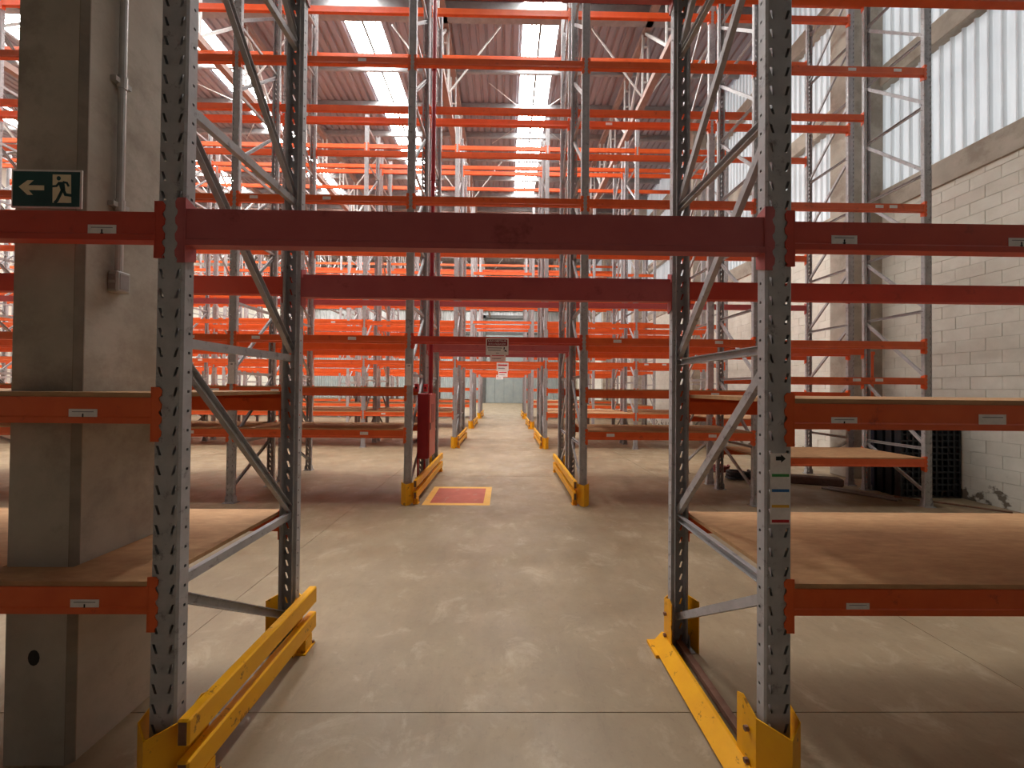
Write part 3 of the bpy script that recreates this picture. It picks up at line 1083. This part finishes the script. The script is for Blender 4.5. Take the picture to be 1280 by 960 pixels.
for i, (dx, lab) in enumerate(((0.0, 'small red alarm button box nearest the left tunnel upright'), (0.115, 'small red alarm box just above the hose cabinet corner'))):
    al = thing('alarm_box', lab, 'alarm', (-1.325 + dx, 5.80 + i * 0.1, 1.66), 'red alarm boxes over the hose cabinet')
    link('body', MB().bevbox(-0.03, 0.03, 0, 0.06, 0, 0.12, 0.006).mesh('body', M['pred']), al)
    link('button', MB().tube([(0, -0.012, 0.06), (0, 0.0, 0.06)], 0.014, 10).mesh('button', M['ink']), al)
fm = thing('floor_marking', 'red square with yellow border painted on floor before the hose cabinet', 'marking', (-1.20, 5.68, 0))
link('red_field', MB().box(0.10, 0.90, 0.10, 0.95, 0.0, 0.0015).mesh('red_field', M['markred']), fm)
mb = MB()
for (a, b, c, d) in ((0, 1.0, 0, 0.10), (0, 1.0, 0.95, 1.05), (0, 0.10, 0.10, 0.95), (0.90, 1.0, 0.10, 0.95)):
    mb.box(a, b, c, d, 0, 0.0015)
link('yellow_border', mb.mesh('yellow_border', M['markyel']), fm)


# ------------------------------------------------------------------ signs on the tunnel beams
def text_mesh(body, size, m, name):
    cu = bpy.data.curves.new(name, 'FONT')
    cu.body = body
    cu.size = size
    cu.align_x = 'CENTER'
    cu.align_y = 'CENTER'
    to = bpy.data.objects.new(name, cu)
    COL.objects.link(to)
    dgp = bpy.context.evaluated_depsgraph_get()
    me = bpy.data.meshes.new_from_object(to.evaluated_get(dgp))
    bpy.data.objects.remove(to)
    me.transform(Matrix.Rotation(math.pi / 2, 4, 'X'))
    me.materials.clear()
    me.materials.append(m)
    me.name = name
    return me


def notice(label, xc, y, zc, w, h, rich):
    s = thing('notice_sign', label, 'sign', (xc, y, zc - h / 2), 'white notices on the tunnel beams')
    link('plate', MB().box(-w / 2, w / 2, 0, 0.004, 0, h).mesh('plate', M['label']), s)
    if rich:
        flat([[(-w * 0.45, h * 0.55), (w * 0.45, h * 0.55), (w * 0.45, h * 0.93), (-w * 0.45, h * 0.93)]], M['maroon'], 'header', s, -0.0012, -0.0002)
        link('lettering', text_mesh('NÃO OBSTRUIR', w * 0.115, M['label'], 'lettering'), s, (0, -0.002, h * 0.825))
        link('lettering', text_mesh('ESTA PASSAGEM', w * 0.105, M['label'], 'lettering'), s, (0, -0.002, h * 0.65))
        flat([[(-w * 0.43, h * 0.40), (w * 0.22, h * 0.40), (w * 0.22, h * 0.45), (-w * 0.43, h * 0.45)],
              [(-w * 0.40, h * 0.27), (w * 0.16, h * 0.27), (w * 0.16, h * 0.32), (-w * 0.40, h * 0.32)],
              [(-w * 0.05, h * 0.11), (w * 0.10, h * 0.11), (w * 0.10, h * 0.14), (-w * 0.05, h * 0.14)]], M['inkgrey'], 'printed_lines', s, -0.0012, -0.0002)
        flat([[(w * 0.28, h * 0.33), (w * 0.33, h * 0.33), (w * 0.34, h * 0.48), (w * 0.29, h * 0.48)],
              [(w * 0.30, h * 0.24), (w * 0.44, h * 0.20), (w * 0.38, h * 0.33)]], M['ink'], 'pictogram', s, -0.0012, -0.0002)
    else:
        flat([[(-w * 0.40, h * 0.62), (w * 0.40, h * 0.62), (w * 0.40, h * 0.80), (-w * 0.40, h * 0.80)]], M['pred'], 'header', s, -0.0012, -0.0002)
        flat([[(-w * 0.38, h * 0.30), (w * 0.2, h * 0.30), (w * 0.2, h * 0.38), (-w * 0.38, h * 0.38)]], M['inkgrey'], 'printed_lines', s, -0.0012, -0.0002)
    return s


notice('white notice with maroon header on the first tunnel beam', px_x(621, 5.70), B1_Y - 0.012, 2.34, 0.335, 0.25, True)
notice('plain white notice on the tunnel beam just behind the first one', px_x(622, 6.94), B1_Y + B2_OFF - 0.012, 2.13 + 0.16, 0.28, 0.17, False)
notice('white notice with red header on the third tunnel beam pair', px_x(628, 11.0), B1_Y + PER - 0.012, 2.33, 0.34, 0.24, False)
notice('white notice with red header on the fourth tunnel beam pair', px_x(628.5, 16.3), B1_Y + 2 * PER - 0.012, 2.33, 0.40, 0.26, False)
notice('farthest small white notice above the end of the tunnel', px_x(624.5, 21.6), B1_Y + 3 * PER - 0.012, 2.33, 0.40, 0.24, False)

# vertical code labels on second-row uprights (blank where codes were)
for (px, lab) in ((288, 'white code label strip on upright left of the hose cabinet bay'), (513, 'white code label strip on the upright beside the hose cabinet')):
    yv = B1_Y - 0.003
    z1 = CAM_H - (455 - 484) / F_PX * yv
    q = thing('rack_label', lab, 'label', (XC - BAY / 2 - (BAY if px < 400 else 0), yv, z1 - 0.32))
    link('backing', MB().box(-0.043, 0.043, 0, 0.0025, 0, 0.32).mesh('backing', M['label']), q)
    flat([[(-0.018, 0.295), (0.004, 0.295), (0.004, 0.303), (0.022, 0.290), (0.004, 0.277), (0.004, 0.285), (-0.018, 0.285)]], M['ink'], 'arrow', q, -0.0012, -0.0002)

# ------------------------------------------------------------------ clutter by the right wall
def grid_pallet(label, loc, rot, m, w=1.0, h=1.2, t=0.13):
    o = thing('plastic_pallet', label, 'pallet', loc, 'dark plastic pallets by the wall')
    o.rotation_euler = rot
    mb = MB()
    n = 10
    for i in range(n + 1):
        x = -w / 2 + w * i / n
        mb.box(x - 0.014, x + 0.014, 0, 0.03, 0, h)
    for i in range(n + 3):
        z = (h - 0.03) * i / (n + 2)
        mb.box(-w / 2, w / 2, 0.002, 0.028, z, z + 0.026)
    link('deck_grid', mb.mesh('deck_grid', m), o)
    for i in range(3):
        x = -w / 2 + 0.07 + i * (w - 0.14) / 2
        link('runner', MB().box(x - 0.06, x + 0.06, 0.03, t, 0.0, h).mesh('runner', m), o)
    return o


for i in range(4):
    grid_pallet(('black plastic pallet standing on edge, nearest of the stack by the wall' if i == 0 else
                 'black plastic pallet standing on edge, second of the stack by the wall' if i == 1 else
                 'black plastic pallet standing on edge, third of the stack by the wall' if i == 2 else
                 'navy plastic pallet standing on edge, last of the stack by the wall'),
                (6.98, 6.22 + 0.15 * i, 0), (0, 0, -0.02), M['black'] if i < 3 else M['navy'], w=0.95, h=1.25)
for i, (lab, p, q, r, k) in enumerate((
        ('long pale metal tube lying under the end rack', (5.62, 6.75, 0.022), (6.20, 6.0, 0.022), 0.022, 'steel'),
        ('second metal tube lying beside the long pale one', (5.78, 6.80, 0.022), (6.33, 6.05, 0.022), 0.022, 'steel'),
        ('thin dark tube reaching towards the wall along the floor', (6.2, 6.05, 0.07), (7.3, 5.45, 0.014), 0.013, 'rust'))):
    tag(link('metal_tube', MB().tube([p, q], r, 8).mesh('metal_tube', M[k])), lab, 'tube', 'tubes on the floor under the end rack')
ob = thing('loose_beam', 'loose orange beam propped upright behind the end rack', 'beam', (6.72, 7.0, 0))
link('beam', MB().bevbox(-0.05, 0.05, -0.03, 0.03, 0, 2.45, 0.004).mesh('beam', M['orange']), ob)
link('end_plate', MB().box(-0.06, 0.06, -0.04, 0.05, 2.40, 2.46).mesh('end_plate', M['orange']), ob)


def coil(label, loc, R, r, turns, m, cat):
    pts = []
    for i in range(turns * 16 + 1):
        a = 2 * math.pi * i / 16
        pts.append((math.cos(a) * R * (1 + 0.05 * math.sin(a * 0.37)), math.sin(a) * R, r + 1.9 * r * i / 16))
    tag(link('hose_coil', MB().tube(pts, r, 8).mesh('hose_coil', m), None, loc), label, cat)


coil('black hose coil lying on the floor under the end rack', (4.50, 7.35, 0), 0.19, 0.028, 3, M['black'], 'hose')
coil('dark red strap coil lying on the floor behind the end rack', (4.55, 8.05, 0), 0.16, 0.022, 3, M['maroonstrap'], 'strap')
tag(link('timber_bundle', MB().bevbox(-0.7, 0.7, -0.12, 0.12, 0, 0.14, 0.02).mesh('timber_bundle', M['dark_wood']), None, (5.5, 7.2, 0), -0.35),
    'low dark brown timber bundle lying on the floor under the end rack', 'bundle')
